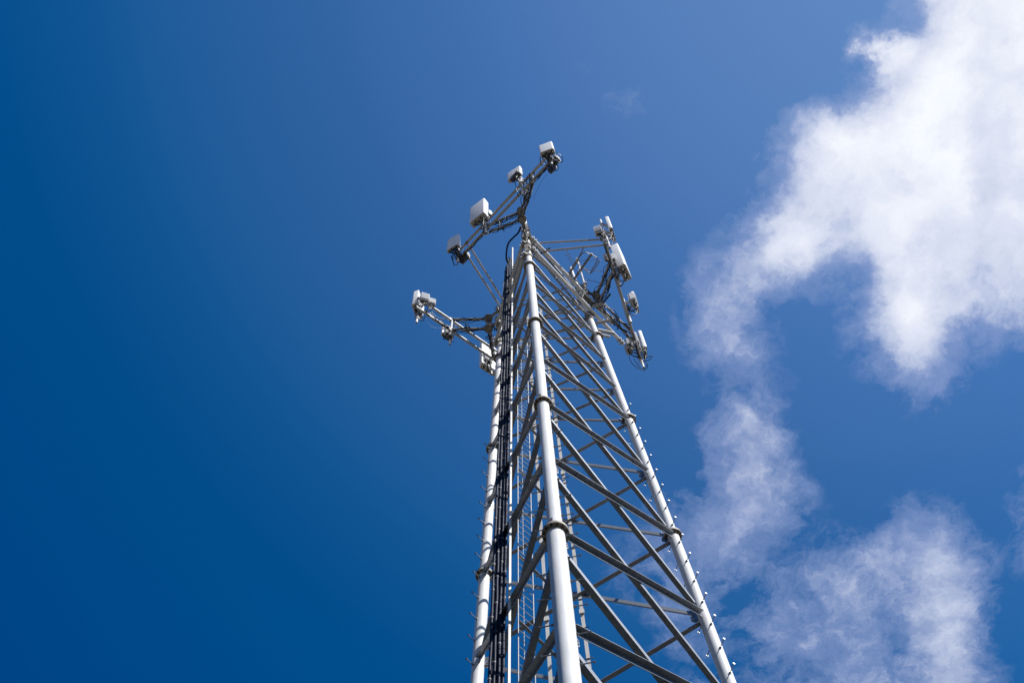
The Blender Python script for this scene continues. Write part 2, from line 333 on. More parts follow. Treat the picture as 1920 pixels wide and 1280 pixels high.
# stencilled piece marks on the near leg just above two joints
def mark(z0, parent, k='A', sc=1.0, az=0.15):
    r = leg_r(z0)+.0015; m_ = MB()
    def pt(du, dz):
        a = AZ[k]+az+du/r; c = leg(k, z0+dz); return c+Vector((math.sin(a), -math.cos(a), 0))*r
    def st(*p):
        m_.path([pt(x*sc, y*sc) for x, y in p], .0042*sc, 4)
    st((-.03, 0), (.03, .045)); st((.03, 0), (-.03, .045))
    st((-.02, .07), (.02, .07), (.02, .11), (-.02, .11), (-.02, .07)); st((0, .07), (0, .11))
    st((-.02, .13), (.02, .13), (.02, .17), (-.02, .17), (-.02, .13))
    m_.build('piece_mark', M['ink'], parent)
mark(18.28, legs['A'], az=-.28); mark(24.36, legs['A'], az=-.28)

def fnorm(p, q):
    a, b = leg(p, 20), leg(q, 20); d = (b-a); n = Vector((d.y, -d.x, 0)).normalized()
    if n.dot((a+b)/2-AX-Vector((0, 0, 20))) < 0: n = -n
    return n
def zlist():
    z = [GZ+.2, 6.1, 12.1, 15.09]
    z += [18.08, 21.11, 24.15, 27.15, 30.15, 32.18, 34.21, 36.25, 38.0, 39.8, 41.6]
    return z
ZL = zlist()
gus = MB()
for (p, q) in (('A', 'B'), ('A', 'C'), ('B', 'C')):
    n = fnorm(p, q)
    for i in range(len(ZL)-1):
        z0, z1 = ZL[i], ZL[i+1]
        w = .115 if z0 < 12 else .108 if z0 < 18 else .098 if z0 < 24 else .088 if z0 < 30 else .074 if z0 < 36 else .062
        t = .011
        def ends(k1, za, k2, zb):
            a, b = leg(k1, za), leg(k2, zb); d = (b-a).normalized()
            return a+d*(leg_r(za)+.035), b-d*(leg_r(zb)+.035), d
        # low at p -> high at q: laid outside the face plane, upper leg standing outwards
        a, b, d = ends(p, z0+.02, q, z1-.08)
        upv = Vector((0, 0, 1)); upv = upv-d*upv.dot(d); upv = (upv-n*upv.dot(n)).normalized()
        h = upv*(w*.5)+n*.008
        m1 = MB().angle(a+h, b+h, -upv, n, w, t)
        m1.build('brace', M['angle'], tower)
        # high at p -> low at q: laid inside the plane, lower leg standing inwards
        a, b, d = ends(p, z1-.22, q, z0+.22)
        upv = Vector((0, 0, 1)); upv = upv-d*upv.dot(d); upv = (upv-n*upv.dot(n)).normalized()
        h = -upv*(w*.5)-n*.008
        m2 = MB().angle(a+h, b+h, upv, -n, w, t)
        m2.build('brace', M['angle'], tower)
    for z in ZL[1:]:
        for k1, k2 in ((p, q), (q, p)):
            c = leg(k1, z-.06); d = (leg(k2, z-.06)-c).normalized(); r = leg_r(z-.2)
            s_ = .78 if z < 30 else .6
            gus.prism([(r-.01, -.17*s_), (r+.10*s_, -.17*s_), (r+.17*s_, -.08*s_), (r+.17*s_, .08*s_), (r+.10*s_, .17*s_), (r-.01, .17*s_)], c-n*.0065, c+n*.0065, d, Vector((0, 0, 1)))
            for (x, y) in ((.07, .1), (.13, .05), (.07, -.1), (.13, -.05)):
                cc = c+d*(r+x*s_)+Vector((0, 0, y*s_)); gus.tube(cc-n*.026, cc+n*.026, .011, n=6)
gus.build('gusset_plate', M['angle'], tower)

def onface(p, q, t, z, off=0.0):
    v = leg(p, z)*(1-t)+leg(q, z)*t; return v+fnorm(p, q)*off
# short horizontal bars from the middle of the cable face inward
abdir = (leg('B', 20)-leg('A', 20)).normalized()
for z in (15.9, 18.9, 21.2, 25.0, 28.0, 31.0, 33.0, 35.0):
    c = onface('A', 'C', .47, z, -.05); ln_ = (leg('B', z)-leg('A', z)).length*.30
    MB().angle(c, c+abdir*ln_, (0, 0, 1), Vector((abdir.y, -abdir.x, 0)), .06, .008).build('plan_brace', M['angle'], tower)

# pale flat rail standing on the cable face
nAC = fnorm('A', 'C'); dAC = (leg('C', 20)-leg('A', 20)).normalized()
rl = MB()
def rail_pt(z): return onface('A', 'C', .445, z, .125)
za, zb = 12.5, 43.1
dr = (rail_pt(zb)-rail_pt(za)).normalized()
z = za
while z < zb-.1:
    z2 = min(z+3.0, zb)
    rl.box((rail_pt(z)+rail_pt(z2))/2, dAC*.027, nAC*.020, dr*((rail_pt(z2)-rail_pt(z)).length/2-.004))
    rl.tube(rail_pt(z)+nAC*.005-dr*.03, rail_pt(z)+nAC*.005+dr*.03, .034, n=10)
    z = z2
ro = rl.build('cable_rail', M['rail'], tower)
hk = MB()
z = za+.4
while z < zb-.3:
    c = rail_pt(z); hk.tube(c+nAC*.019, c+nAC*.026, .006, n=6)
    if int(z*10) % 3 == 0: hk.tube(c-dAC*.03, c-dAC*.03+dAC*.0, .001, n=4)
    z += .75
hk.build('rail_bolts', M['black'], ro)
mk = MB()
for zz_ in (18.9, 21.3, 24.9, 29.2):
    c = rail_pt(zz_)+nAC*.0212
    mk.path([c, c+dr*.03+dAC*.010, c+dr*.05-dAC*.012, c+dr*.08+dAC*.008, c+dr*.11-dAC*.008, c+dr*.14], .0042, 4)
mk.build('piece_mark', M['ink'], ro)

# cable ladder set square to the cable face, reaching into the tower
inn = Vector((math.cos(R_(51)), math.sin(R_(51)), 0))
lad = empty('cable_ladder', onface('A', 'C', .455, 13), None, None)
del_ = lad; col.objects.unlink(del_); bpy.data.objects.remove(del_)
LW = .37
def l0(z): return onface('A', 'C', .465, z, -.06)
def l1(z): return l0(z)+inn*LW
m_ = MB(); m_.box((l0(13)+l0(34))/2, dAC*.011, inn*.008, (l0(34)-l0(13))/2); lr = m_.build('ladder', M['galv'], tower)
m_ = MB(); m_.box((l1(13)+l1(34))/2, dAC*.011, inn*.008, (l1(34)-l1(13))/2); m_.build('rail', M['galv'], lr)
m_ = MB(); c2 = lambda z: l0(z)+inn*LW*.42+dAC*.05; m_.box((c2(13)+c2(34))/2, dAC*.005, inn*.005, (c2(34)-c2(13))/2); m_.build('rail', M['galv'], lr)
z = 13.1; rg = None
for i in range(83):
    MB().tube(l0(z), l1(z), .0075, n=6).build('rung', M['galv'], lr); z += .252

# climbing rails on the far face
def bc(t, z): return onface('B', 'C', t, z, -.04)
dBC = (leg('C', 20)-leg('B', 20)).normalized(); nBC = fnorm('B', 'C')
cl = None
for t in (.52, .685):
    m_ = MB(); z = 13.0
    while z < 38:
        z2 = z+2.98; m_.box((bc(t, z)+bc(t, z2))/2, dBC*.034, nBC*.012, (bc(t, z2)-bc(t, z))/2*.99); m_.box(bc(t, z)-nBC*.03, dBC*.05, nBC*.018, Vector((0, 0, .07))); z = z2
    o = m_.build('climbing_rails' if cl is None else 'rail', M['rail'], tower if cl is None else cl)
    if cl is None: cl = o
for i in range(25):
    z = 13.4+i; m_ = MB(); c = bc(.52, z)-nBC*.02; m_.tube(c+dBC*.0, c+dBC*.19, .011, n=6); m_.tube(c, c-dBC*.10, .011, n=6); m_.build('rung', M['angle'], cl)
pts = [bc(.56, z)-nBC*(.05+.01*math.sin(z)) for z in [13+i*.9 for i in range(28)]]
MB().path(pts, .007, 6).build('safety_cable', M['jump'], cl)

# face pipes clamped round the tower top, each running past one leg
def facepipe(p, q, z, ea, eb, off=.17, r=.06):
    n = fnorm(p, q); a, b = leg(p, z)+n*off, leg(q, z)+n*off; d = (b-a).normalized(); A_, B_ = a-d*ea, b+d*eb
    m_ = MB(); m_.tube(A_, B_, r, n=20); o = m_.build('face_pipe', M['leg'] if (p, q) == ('A', 'B') else M['galv'], tower)
    for e, s in ((A_, 1), (B_, -1)):
        m_ = MB()
        for x in (.08, .2):
            c = e+d*s*x; m_.tube(c-d*.02, c+d*.02, r+.022, n=16)
            for y in (-1, 1): m_.tube(c+n*y*(r+.015)-Vector((0, 0, .1)), c+n*y*(r+.015)+Vector((0, 0, .1)), .009, n=6)
        m_.build('clamp', M['galv'], o)
    for k in (p, q):
        m_ = MB(); c = leg(k, z); dd = (leg(k, z+1)-c).normalized()
        m_.tube(c-dd*.10, c+dd*.10, .125, n=20); m_.box(c+n*.10, d*.10, n*.05, dd*.09); m_.build('clamp', M['dull'], o)
    return o
facepipe('A', 'B', 39.8, .02, 1.30); facepipe('A', 'B', 38.2, .04, 1.45)
facepipe('B', 'C', 39.45, .6, .25, r=.045); facepipe('B', 'C', 37.85, .6, .25, r=.045)
facepipe('C', 'A', 39.1, .1, .12, r=.045); facepipe('C', 'A', 37.5, .1, .12, r=.045)
# plates bolted to the near leg above the top joint
pl = MB()
for z0 in (38.35, 39.95, 41.5):
    for i in (0, 1):
        c = leg('A', z0+i*.5-.25)+radial('A')*.115; dd = (leg('A', 41)-leg('A', 40)).normalized()
        pl.box(c, tang('A')*.085, radial('A')*.012, dd*.225)
pl.build('cover_plates', M['dull'], tower)
# stub pipes standing out from the right leg
for z, l0_ in ((36.95, .62), (36.55, .45)):
    c = leg('B', z); d = Vector((.93, .36, 0)); m_ = MB(); m_.tube(c+d*.12, c+d*l0_, .055 if z > 36.8 else .04, n=14)
    for x in (.3, .42): m_.tube(c+d*x-Vector((0, 0, .09)), c+d*x+Vector((0, 0, .09)), .01, n=6)
    m_.build('stub_pipe', M['galv'], tower)
for k in 'ABC':
    c = leg(k, TOP); MB().tube(c, c+Vector((0, 0, .04)), .062, n=20).build('top_plate', M['galv'], legs[k])
    c = leg(k, GZ); f = MB(); f.tube((c.x, c.y, GZ-.3), (c.x, c.y, GZ+.35), .55, n=28)
    tag(f.build('footing', M['conc']), 'round concrete footing under the %s tower leg' % {'A': 'near', 'B': 'right', 'C': 'left'}[k], 'footing', 'tower footings')

# ------------------------------------------------------------------ sector frames
ZF0, ZF1 = 39.7, 40.7
FR = {
    'A': dict(o=Vector((-2.04, 10.75, 0)), d=Vector((.771, -.636, 0)).normalized(), n=Vector((-.636, -.771, 0)).normalized(), s=(-.52, 3.98), apex=Vector((-.20, 10.0, 0)), js=(.72, 3.02),
              lab='grey pipe frame above the near leg carrying four white antennas'),
    'B': dict(o=Vector((2.34, 11.27, 0)), d=Vector((.175, .985, 0)).normalized(), n=Vector((.985, -.175, 0)).normalized(), s=(-.25, 4.15), apex=Vector((1.88, 13.16, 0)), js=(.85, 3.35),
              lab='grey pipe frame on the right of the tower, seen almost end to end'),
    'C': dict(o=Vector((-3.66, 12.70, 0)), d=Vector((.722, .692, 0)).normalized(), n=Vector((-.692, .722, 0)).normalized(), s=(-.42, 2.98), apex=Vector((-1.75, 13.46, 0)), js=(.95, 2.62),
              lab='grey pipe frame on the left of the tower carrying three antennas'),
}
MAST = {'A': [(.93, 8.26, 39.0, 40.95), (-.07, 9.09, 39.05, 41.5), (-1.37, 10.13, 39.05, 42.2), (-2.37, 10.94, 39.05, 41.6)],
        'B': [(2.41, 11.14, 39.1, 42.6), (2.60, 12.40, 39.05, 42.4), (2.81, 13.68, 39.05, 41.5), (3.06, 15.27, 39.05, 42.0)],
        'C': [(-3.97, 12.74, 39.1, 41.9), (-3.03, 13.62, 39.1, 41.0), (-1.85, 14.82, 39.1, 41.9)]}
def P3(v, z): return Vector((v.x, v.y, z))
for k, F in FR.items():
    o, d, n = F['o'], F['d'], F['n']
    fr = empty('sector_frame', P3(F['apex'], ZF0), F['lab'], 'antenna mount', 'antenna frames round the tower top')
    for z in (ZF0, ZF1): MB().tube(P3(o+d*F['s'][0], z), P3(o+d*F['s'][1], z), .048, n=16).build('horizontal_pipe', M['galv'], fr)
    for (x, y, z0, z1) in MAST[k]:
        mp = MB(); mp.tube((x, y, z0), (x, y, z1), .037, n=16); mo = mp.build('mast_pipe', M['leg'], fr)
        m_ = MB(); m_.tube((x, y, z0-.002), (x, y, z0+.01), .029, n=12); m_.build('pipe_mouth', M['black'], mo)
        for z in (ZF0, ZF1):
            m_ = MB(); m_.box((x, y, z), d*.09, n*.012, Vector((0, 0, .09))); 
            for sx in (-1, 1):
                for sz in (-1, 1): m_.tube(Vector((x, y, z))+d*.07*sx+Vector((0, 0, .07*sz))-n*.13, Vector((x, y, z))+d*.07*sx+Vector((0, 0, .07*sz))+n*.08, .008, n=6)
            m_.build('clamp', M['galv'], mo)
    A_ = F['apex']
    for j, s in enumerate(F['js']):
        for z in (ZF0, ZF1):
            MB().tube(P3(A_, z), P3(o+d*s-n*.05, z), .04, n=14).build('arm', M['galv'], fr)
        c = P3(o+d*s-n*.03, ZF0); MB().tube(c-Vector((0, 0, .12)), c+Vector((0, 0, 1.14)), .03, n=12).build('upright', M['leg'], fr)
        for z in (ZF0, ZF1):
            m_ = MB(); m_.box(P3(o+d*s-n*.03, z), d*.1, n*.02, Vector((0, 0, .08))); m_.build('clamp', M['galv'], fr)
    # pivot brackets between the arms and the leg
    for z in (ZF0, ZF1):
        lg = leg(k, z); m_ = MB(); dd = (P3(A_, z)-lg); dl = dd.length; dd.normalize(); sd_ = Vector((dd.y, -dd.x, 0))
        m_.tube(lg+dd*.08, P3(A_, z), .055, n=12)
        m_.tube(P3(A_, z)-Vector((0, 0, .14)), P3(A_, z)+Vector((0, 0, .14)), .10, n=14)
        for s in (-1, 1): m_.tube(P3(A_, z)+Vector((0, 0, .08*s)), P3(A_, z)+Vector((0, 0, .095*s)), .145, n=9)
        m_.box(lg+dd*.17, dd*.03, sd_*.12, Vector((0, 0, .14)))
        m_.box(lg-dd*.13, dd*.02, sd_*.15, Vector((0, 0, .13)))
        for s in (-1, 1):
            for y in (-.1, .1): m_.tube(lg+sd_*.13*s-dd*.2+Vector((0, 0, y)), lg+sd_*.13*s+dd*.26+Vector((0, 0, y)), .012, n=6)
        m_.build('bracket', M['dull'], fr)
    F['obj'] = fr
def tie(fr, a, b):
    m_ = MB(); m_.tube(a, b, .032, n=14); o = m_.build('tie_pipe', M['galv'], fr)
    for e in (a, b):
        e = Vector(e); m_ = MB(); m_.tube(e-Vector((0, 0, .08)), e+Vector((0, 0, .08)), .05, n=10); m_.build('clamp', M['dull'], o)
fa, fb_, fc_ = FR['A'], FR['B'], FR['C']
tie(fa['obj'], P3(fa['o']+fa['d']*-.12, ZF0), (-1.221, 13.069, 40.100)); tie(fa['obj'], P3(fa['o']+fa['d']*-.05, ZF1), (-1.201, 13.038, 41.200))
tie(fb_['obj'], (2.297, 11.202, 39.700), (0.372, 11.144, 39.700)); tie(fb_['obj'], (2.271, 11.292, 40.700), (0.106, 11.114, 40.700))

# ------------------------------------------------------------------ antennas
def rounded(w, d, r, n=5, bow=0.0):
    pts = []
    for cx, cy, a0 in ((w/2-r, r, -90), (w/2-.012, d-.012, 0), (-w/2+.012, d-.012, 90), (-w/2+r, r, 180)):
        rr = r if cy == r else .012
        for i in range(n+1):
            a = R_(a0+90*i/n); pts.append((cx+rr*math.cos(a), cy+rr*math.sin(a)))
    return pts
def panel(key, p, q, zb, h, depth, mast, label, conn=4, tilt=0.0, r=.05, yaw=0.0, rib=False):
    p, q = Vector((*p, 0)), Vector((*q, 0)); mid = (p+q)/2; hw = Matrix.Rotation(R_(yaw), 3, 'Z') @ ((q-p)/2); p, q = mid-hw, mid+hw; u = (q-p).normalized(); w = (q-p).length; v = Vector((u.y, -u.x, 0))
    mid = (p+q)/2
    if v.dot(Vector((mast[0], mast[1], 0))-mid) < 0: v = -v           # v points back to the mast
    root = empty('panel_antenna', (mid.x, mid.y, zb), label, 'antenna', 'white panel antennas on the frames')
    out_ = rounded(w, depth, min(r, depth*.45)); m_ = MB(); zs = [(0, .985), (.012, 1.0), (h-.02, 1.0), (h-.005, .985), (h, .95)]
    n = len(out_); vs = []
    tl = -v*math.tan(tilt)
    for (z, sc) in zs:
        for (x, y) in out_: vs.append(mid+u*(x*sc)+v*((y-depth/2)*sc+depth/2)+Vector((0, 0, zb+z))+tl*(z-h/2)*0+v*(math.tan(tilt)*z))
    fs = []
    for i in range(len(zs)-1):
        for k in range(n): fs.append((i*n+k, i*n+(k+1) % n, (i+1)*n+(k+1) % n, (i+1)*n+k))
    m_.add(vs, fs, True); m_.add(vs[:n], [tuple(reversed(range(n)))]); m_.add(vs[-n:], [tuple(range(n))])
    ob = m_.build('radome', M['radome'], root)
    m_ = MB(); inner = [(x*.95, (y-depth/2)*.9+depth/2) for x, y in out_]
    m_.prism(inner, P3(mid, zb-.016), P3(mid, zb+.002), u, v); cap = m_.build('end_cap', M['cap'], root)
    for i in range(conn):
        x = (-.5+(i+.5)/conn)*w*.84; yy = depth*(.38 if i % 2 else .62); c = mid+u*x+v*yy
        m_ = MB(); m_.tube(P3(c, zb-.075), P3(c, zb-.01), .021, n=10); m_.tube(P3(c, zb-.03), P3(c, zb-.012), .030, n=10); m_.build('connector', M['black'], root)
    mv = Vector((mast[0], mast[1], 0)); bk = mid+v*depth
    for zz in (zb+h*.16, zb+h*.84):
        if zz > mast[3]-.05: zz = mast[3]-.1
        m_ = MB(); sft = v*math.tan(tilt)*(zz-zb)
        a, b = P3(bk+sft-v*.01, zz), P3(mv, zz); dd = (b-a); 
        if dd.length > .02:
            dn = dd.normalized(); sn = Vector((dn.y, -dn.x, 0)); m_.box((a+b)/2, dn*dd.length/2, sn*.035, Vector((0, 0, .03)))
            m_.box(a, dn*.015, sn*.10, Vector((0, 0, .05))); m_.box(b, dn*.055, sn*.055, Vector((0, 0, .05)))
            m_.build('bracket', M['galv'], root)
    return dict(mid=mid, u=u, v=v, w=w, zb=zb, depth=depth, root=root)
PAN = []
for row in (
    ('A1', (.61, 7.92), (1.05, 7.82), 39.34, 1.12, .20, MAST['A'][0], 'short white panel antenna at the top end of the near frame', 4),
    ('A2', (-.49, 8.93), (-.07, 8.64), 40.54, .98, .14, MAST['A'][1], 'small white panel antenna second from the top of the near frame, radio slung under it', 2),
    ('A3', (-1.88, 10.10), (-1.40, 9.72), 40.36, 1.96, .24, MAST['A'][2], 'largest and deepest white panel antenna of the near frame, third from its top end', 5),
    ('A4', (-2.70, 10.78), (-2.36, 10.50), 39.84, 1.28, .13, MAST['A'][3], 'slim white panel antenna at the lower left end of the near frame', 4),
    ('B1', (2.67, 10.94), (2.75, 11.46), 40.8, 1.46, .12, MAST['B'][0], 'narrow white panel antenna at the top of the right frame, beside a boxy grey radio', 4),
    ('B2', (2.86, 11.86), (3.04, 12.41), 39.6, 2.5, .27, MAST['B'][1], 'longest white panel antenna, second from the top of the right frame', 5),
    ('B3', (3.15, 13.31), (3.22, 13.82), 40.3, .82, .10, MAST['B'][2], 'small white panel antenna with a grey radio behind it, third down the right frame', 3),
    ('B4', (3.34, 15.01), (3.31, 15.44), 40.3, 1.62, .12, MAST['B'][3], 'white panel antenna at the lower end of the right frame above looping cables', 3),
    ('C1', (-4.16, 12.46), (-4.05, 13.02), 40.2, 1.42, .20, MAST['C'][0], 'white panel antenna at the far left end of the left frame', 4),
    ('C2', (-3.36, 13.55), (-3.06, 13.83), 39.94, .92, .12, MAST['C'][1], 'small white panel antenna hanging below the middle of the left frame', 3),
    ('C3', (-2.24, 14.63), (-1.78, 15.04), 39.40, 2.2, .18, MAST['C'][2], 'large white panel antenna close beside the left leg, seen from behind', 3),
):
    key = row[0]; PAN.append((key, panel(*row[:8], conn=row[8], yaw={'A2': 8, 'A3': 8, 'A4': 15}.get(key, 0))))
PD = dict(PAN)

def radio(c, u, w, h, dp, label, fins=9, face=None):
    u = Vector((*u, 0)).normalized(); v = Vector((u.y, -u.x, 0)); c = Vector(c)
    root = empty('remote_radio', c, label, 'radio unit', 'grey remote radios behind the antennas')
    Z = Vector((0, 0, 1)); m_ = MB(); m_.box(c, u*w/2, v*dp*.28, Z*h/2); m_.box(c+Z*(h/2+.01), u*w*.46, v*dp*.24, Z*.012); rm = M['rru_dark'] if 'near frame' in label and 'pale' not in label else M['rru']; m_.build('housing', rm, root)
    f = MB()
    for i in range(fins):
        x = (-.5+(i+.5)/fins)*w*.96
        f.box(c+u*x+v*dp*.38, u*.006, v*dp*.12, Z*h*.47)
        f.box(c+u*x-v*dp*.38, u*.006, v*dp*.12, Z*h*.47)
    f.build('cooling_fins', rm, root)
    for i in range(4):
        x = (-.5+(i+.5)/4)*w*.8; m_ = MB(); q = c+u*x-Z*(h/2); m_.tube(q-Z*.06, q, .019, n=10); m_.tube(q-Z*.022, q-Z*.004, .026, n=8); m_.build('connector', M['black'], root)
    return dict(c=c, u=u, w=w, h=h)
RAD = []
def R3(key, *a): r = radio(*a); r['k'] = key; RAD.append(r)
dA, dB, dC = FR['A']['d'], FR['B']['d'], FR['C']['d']
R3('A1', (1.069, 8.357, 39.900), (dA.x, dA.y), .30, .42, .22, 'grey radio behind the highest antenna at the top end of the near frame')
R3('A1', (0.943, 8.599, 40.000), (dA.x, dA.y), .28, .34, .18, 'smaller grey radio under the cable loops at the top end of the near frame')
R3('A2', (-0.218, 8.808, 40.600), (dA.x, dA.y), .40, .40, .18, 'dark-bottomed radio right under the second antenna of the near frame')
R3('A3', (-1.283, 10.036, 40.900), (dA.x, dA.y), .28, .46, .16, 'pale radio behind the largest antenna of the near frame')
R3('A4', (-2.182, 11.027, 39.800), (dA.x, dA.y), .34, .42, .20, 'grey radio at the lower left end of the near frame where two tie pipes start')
R3('B1', (2.198, 11.011, 40.700), (.97, -.2), .26, .62, .26, 'boxy pale radio left of the mast at the top of the right frame')
R3('B2', (2.587, 11.998, 40.600), (dB.x, dB.y), .30, .60, .16, 'radio between the mast and the longest antenna of the right frame')
R3('B2', (2.325, 11.832, 40.400), (dB.x, dB.y), .20, .30, .14, 'small pale radio left of the right frame pipe, level with the longest antenna')
R3('B3', (3.052, 13.401, 40.400), (dB.x, dB.y), .36, .58, .25, 'grey radio directly behind the small third antenna of the right frame')
R3('B4', (2.769, 14.793, 40.100), (.3, .95), .30, .50, .24, 'upper pale radio left of the mast at the lower end of the right frame')
R3('B4', (2.684, 14.897, 39.900), (.3, .95), .26, .36, .2, 'lower grey radio above the looping cables at the lower end of the right frame')
R3('B4', (3.063, 14.847, 40.400), (dB.x, dB.y), .40, .9, .08, 'flat blue-grey radio behind the lowest antenna of the right frame')
R3('C1', (-3.722, 12.420, 40.500), (.9, .45), .30, .62, .24, 'finned pale radio right behind the far left antenna')
R3('C1', (-3.502, 12.599, 40.500), (.9, .45), .22, .46, .20, 'second finned pale radio from the far left antenna')
R3('C2', (-3.057, 13.501, 39.900), (dC.x, dC.y), .30, .44, .18, 'radio hanging behind the small middle antenna of the left frame')
R3('C3', (-1.929, 14.598, 40.000), (dC.x, dC.y), .28, .50, .16, 'radio against the back of the large antenna beside the left leg')

# ------------------------------------------------------------------ jumper cables
rnd = random.Random(11)
def jit(s): return Vector((rnd.uniform(-s, s), rnd.uniform(-s, s), rnd.uniform(-s, s)))
PLACE = {'A1': 'at the top end of the near frame', 'A2': 'below the second antenna of the near frame', 'A3': 'under the largest antenna of the near frame',
         'A4': 'at the lower left end of the near frame', 'B1': 'at the top of the right frame', 'B2': 'behind the longest antenna of the right frame',
         'B3': 'behind the small third antenna of the right frame', 'B4': 'hanging at the lower end of the right frame', 'C1': 'at the far left end of the left frame',
         'C2': 'under the middle of the left frame', 'C3': 'behind the large antenna beside the left leg'}
def jumper(pts, r, place, raw=False):
    m_ = MB(); m_.path(pts, r, 6); o = m_.build('jumper_cable', M['jump'])
    tag(o, 'thin black jumper cable in the tangle '+place, 'cable', 'black jumper cables '+place); return o
for key, pn in PAN:
    mast = Vector(MAST[key[0]][int(key[1])-1][:2]+(0,)); rr = [r for r in RAD if r['k'] == key]
    nj = {'A1': 15, 'A4': 15, 'B1': 14, 'B4': 15, 'C1': 14, 'B2': 12, 'A3': 12}.get(key, 9)
    for i in range(nj):
        a = pn['mid']+pn['u']*pn['w']*rnd.uniform(-.4, .4)+pn['v']*pn['depth']*.5; a = P3(a, pn['zb']-.07)
        if rr and i % 3:
            r_ = rnd.choice(rr); b = r_['c']+r_['u']*r_['w']*rnd.uniform(-.35, .35)-Vector((0, 0, r_['h']/2+.05))
        else:
            b = P3(mast, rnd.uniform(39.3, 40.9))+jit(.12)
        drop = rnd.uniform(.12, .42) if i % 4 else rnd.uniform(.4, .62)
        jumper(bez(a, a-Vector((0, 0, drop))+jit(.06), b-Vector((0, 0, drop*rnd.uniform(.5, 1.1)))+jit(.10), b, 12), rnd.choice((.010, .012, .015)), PLACE[key])
    # coils and knots strapped to the mast
    for i in range(3):
        c = P3(mast, rnd.uniform(39.3, 40.9))+jit(.06); rr_ = rnd.uniform(.09, .17); ph = rnd.uniform(0, 6.28); tx = Vector((math.cos(ph), math.sin(ph), .2)); ty = Vector((-.2*math.sin(ph), .2*math.cos(ph), 1))
        jumper([c+tx*rr_*math.cos(t*.5)+ty*rr_*math.sin(t*.5)+Vector((.002*t, 0, 0)) for t in range(15)], .009, PLACE[key])
# wide loops that stand clear against the sky
jumper(spline([(1.092, 7.956, 39.400), (1.168, 8.054, 39.500), (1.273, 8.152, 39.500), (1.289, 8.289, 39.500), (1.214, 8.362, 39.500), (1.138, 8.301, 39.500)]), .010, PLACE['A1'])
jumper(spline([(1.093, 8.396, 39.500), (1.132, 8.486, 39.500), (1.086, 8.543, 39.400), (0.970, 8.543, 39.400), (0.876, 8.496, 39.400)]), .012, PLACE['A1'])
jumper(spline([(0.617, 8.020, 39.300), (0.596, 8.185, 39.300), (0.615, 8.325, 39.400), (0.721, 8.348, 39.600)]), .012, PLACE['A1'])
jumper(spline([(-2.596, 10.841, 39.600), (-2.560, 10.959, 39.500), (-2.522, 11.059, 39.400), (-2.429, 11.125, 39.400), (-2.367, 11.039, 39.500)]), .010, PLACE['A4'])
jumper(spline([(-2.565, 10.863, 39.600), (-2.537, 11.033, 39.500), (-2.535, 11.146, 39.400)]), .010, PLACE['A4'])
jumper(spline([(2.682, 15.049, 39.700), (2.686, 15.144, 39.500), (2.798, 15.310, 39.400), (2.959, 15.446, 39.400), (3.099, 15.447, 39.400), (3.190, 15.366, 39.500), (3.143, 15.247, 39.600)]), .010, PLACE['B4'])
jumper(spline([(2.811, 15.161, 39.700), (2.913, 15.327, 39.500), (3.042, 15.495, 39.400), (3.188, 15.441, 39.400), (3.228, 15.334, 39.500)]), .010, PLACE['B4'])
jumper(spline([(3.151, 15.173, 39.600), (3.295, 15.137, 39.600), (3.402, 15.115, 39.600), (3.397, 15.170, 39.600), (3.239, 15.223, 39.500), (3.118, 15.206, 39.500)]), .012, PLACE['B4'])
jumper(spline([(2.800, 13.580, 39.700), (2.888, 13.632, 39.600), (3.019, 13.648, 39.700), (3.111, 13.653, 39.900)]), .011, PLACE['B3'])
jumper(spline([(-3.597, 12.688, 40.300), (-3.489, 12.840, 40.100), (-3.331, 12.977, 40.000), (-3.156, 13.073, 40.100)]), .012, PLACE['C1'])
jumper(spline([(-3.613, 12.730, 40.100), (-3.460, 12.925, 39.900), (-3.286, 13.042, 39.900), (-3.116, 13.063, 40.000)]), .009, PLACE['C1'])
jumper(spline([(-3.736, 12.816, 39.800), (-3.652, 12.999, 39.600), (-3.484, 13.151, 39.600), (-3.299, 13.265, 39.800)]), .004, PLACE['C1'])
jumper(spline([(-3.937, 12.790, 39.700), (-3.907, 12.852, 39.600), (-3.788, 12.869, 39.600), (-3.741, 12.763, 39.700), (-3.694, 12.767, 39.800)]), .009, PLACE['C1'])
jumper(spline([(0.736, 8.737, 39.900), (0.515, 9.015, 39.900), (0.303, 9.347, 39.900), (0.236, 9.500, 40.000)]), .004, PLACE['A1'])
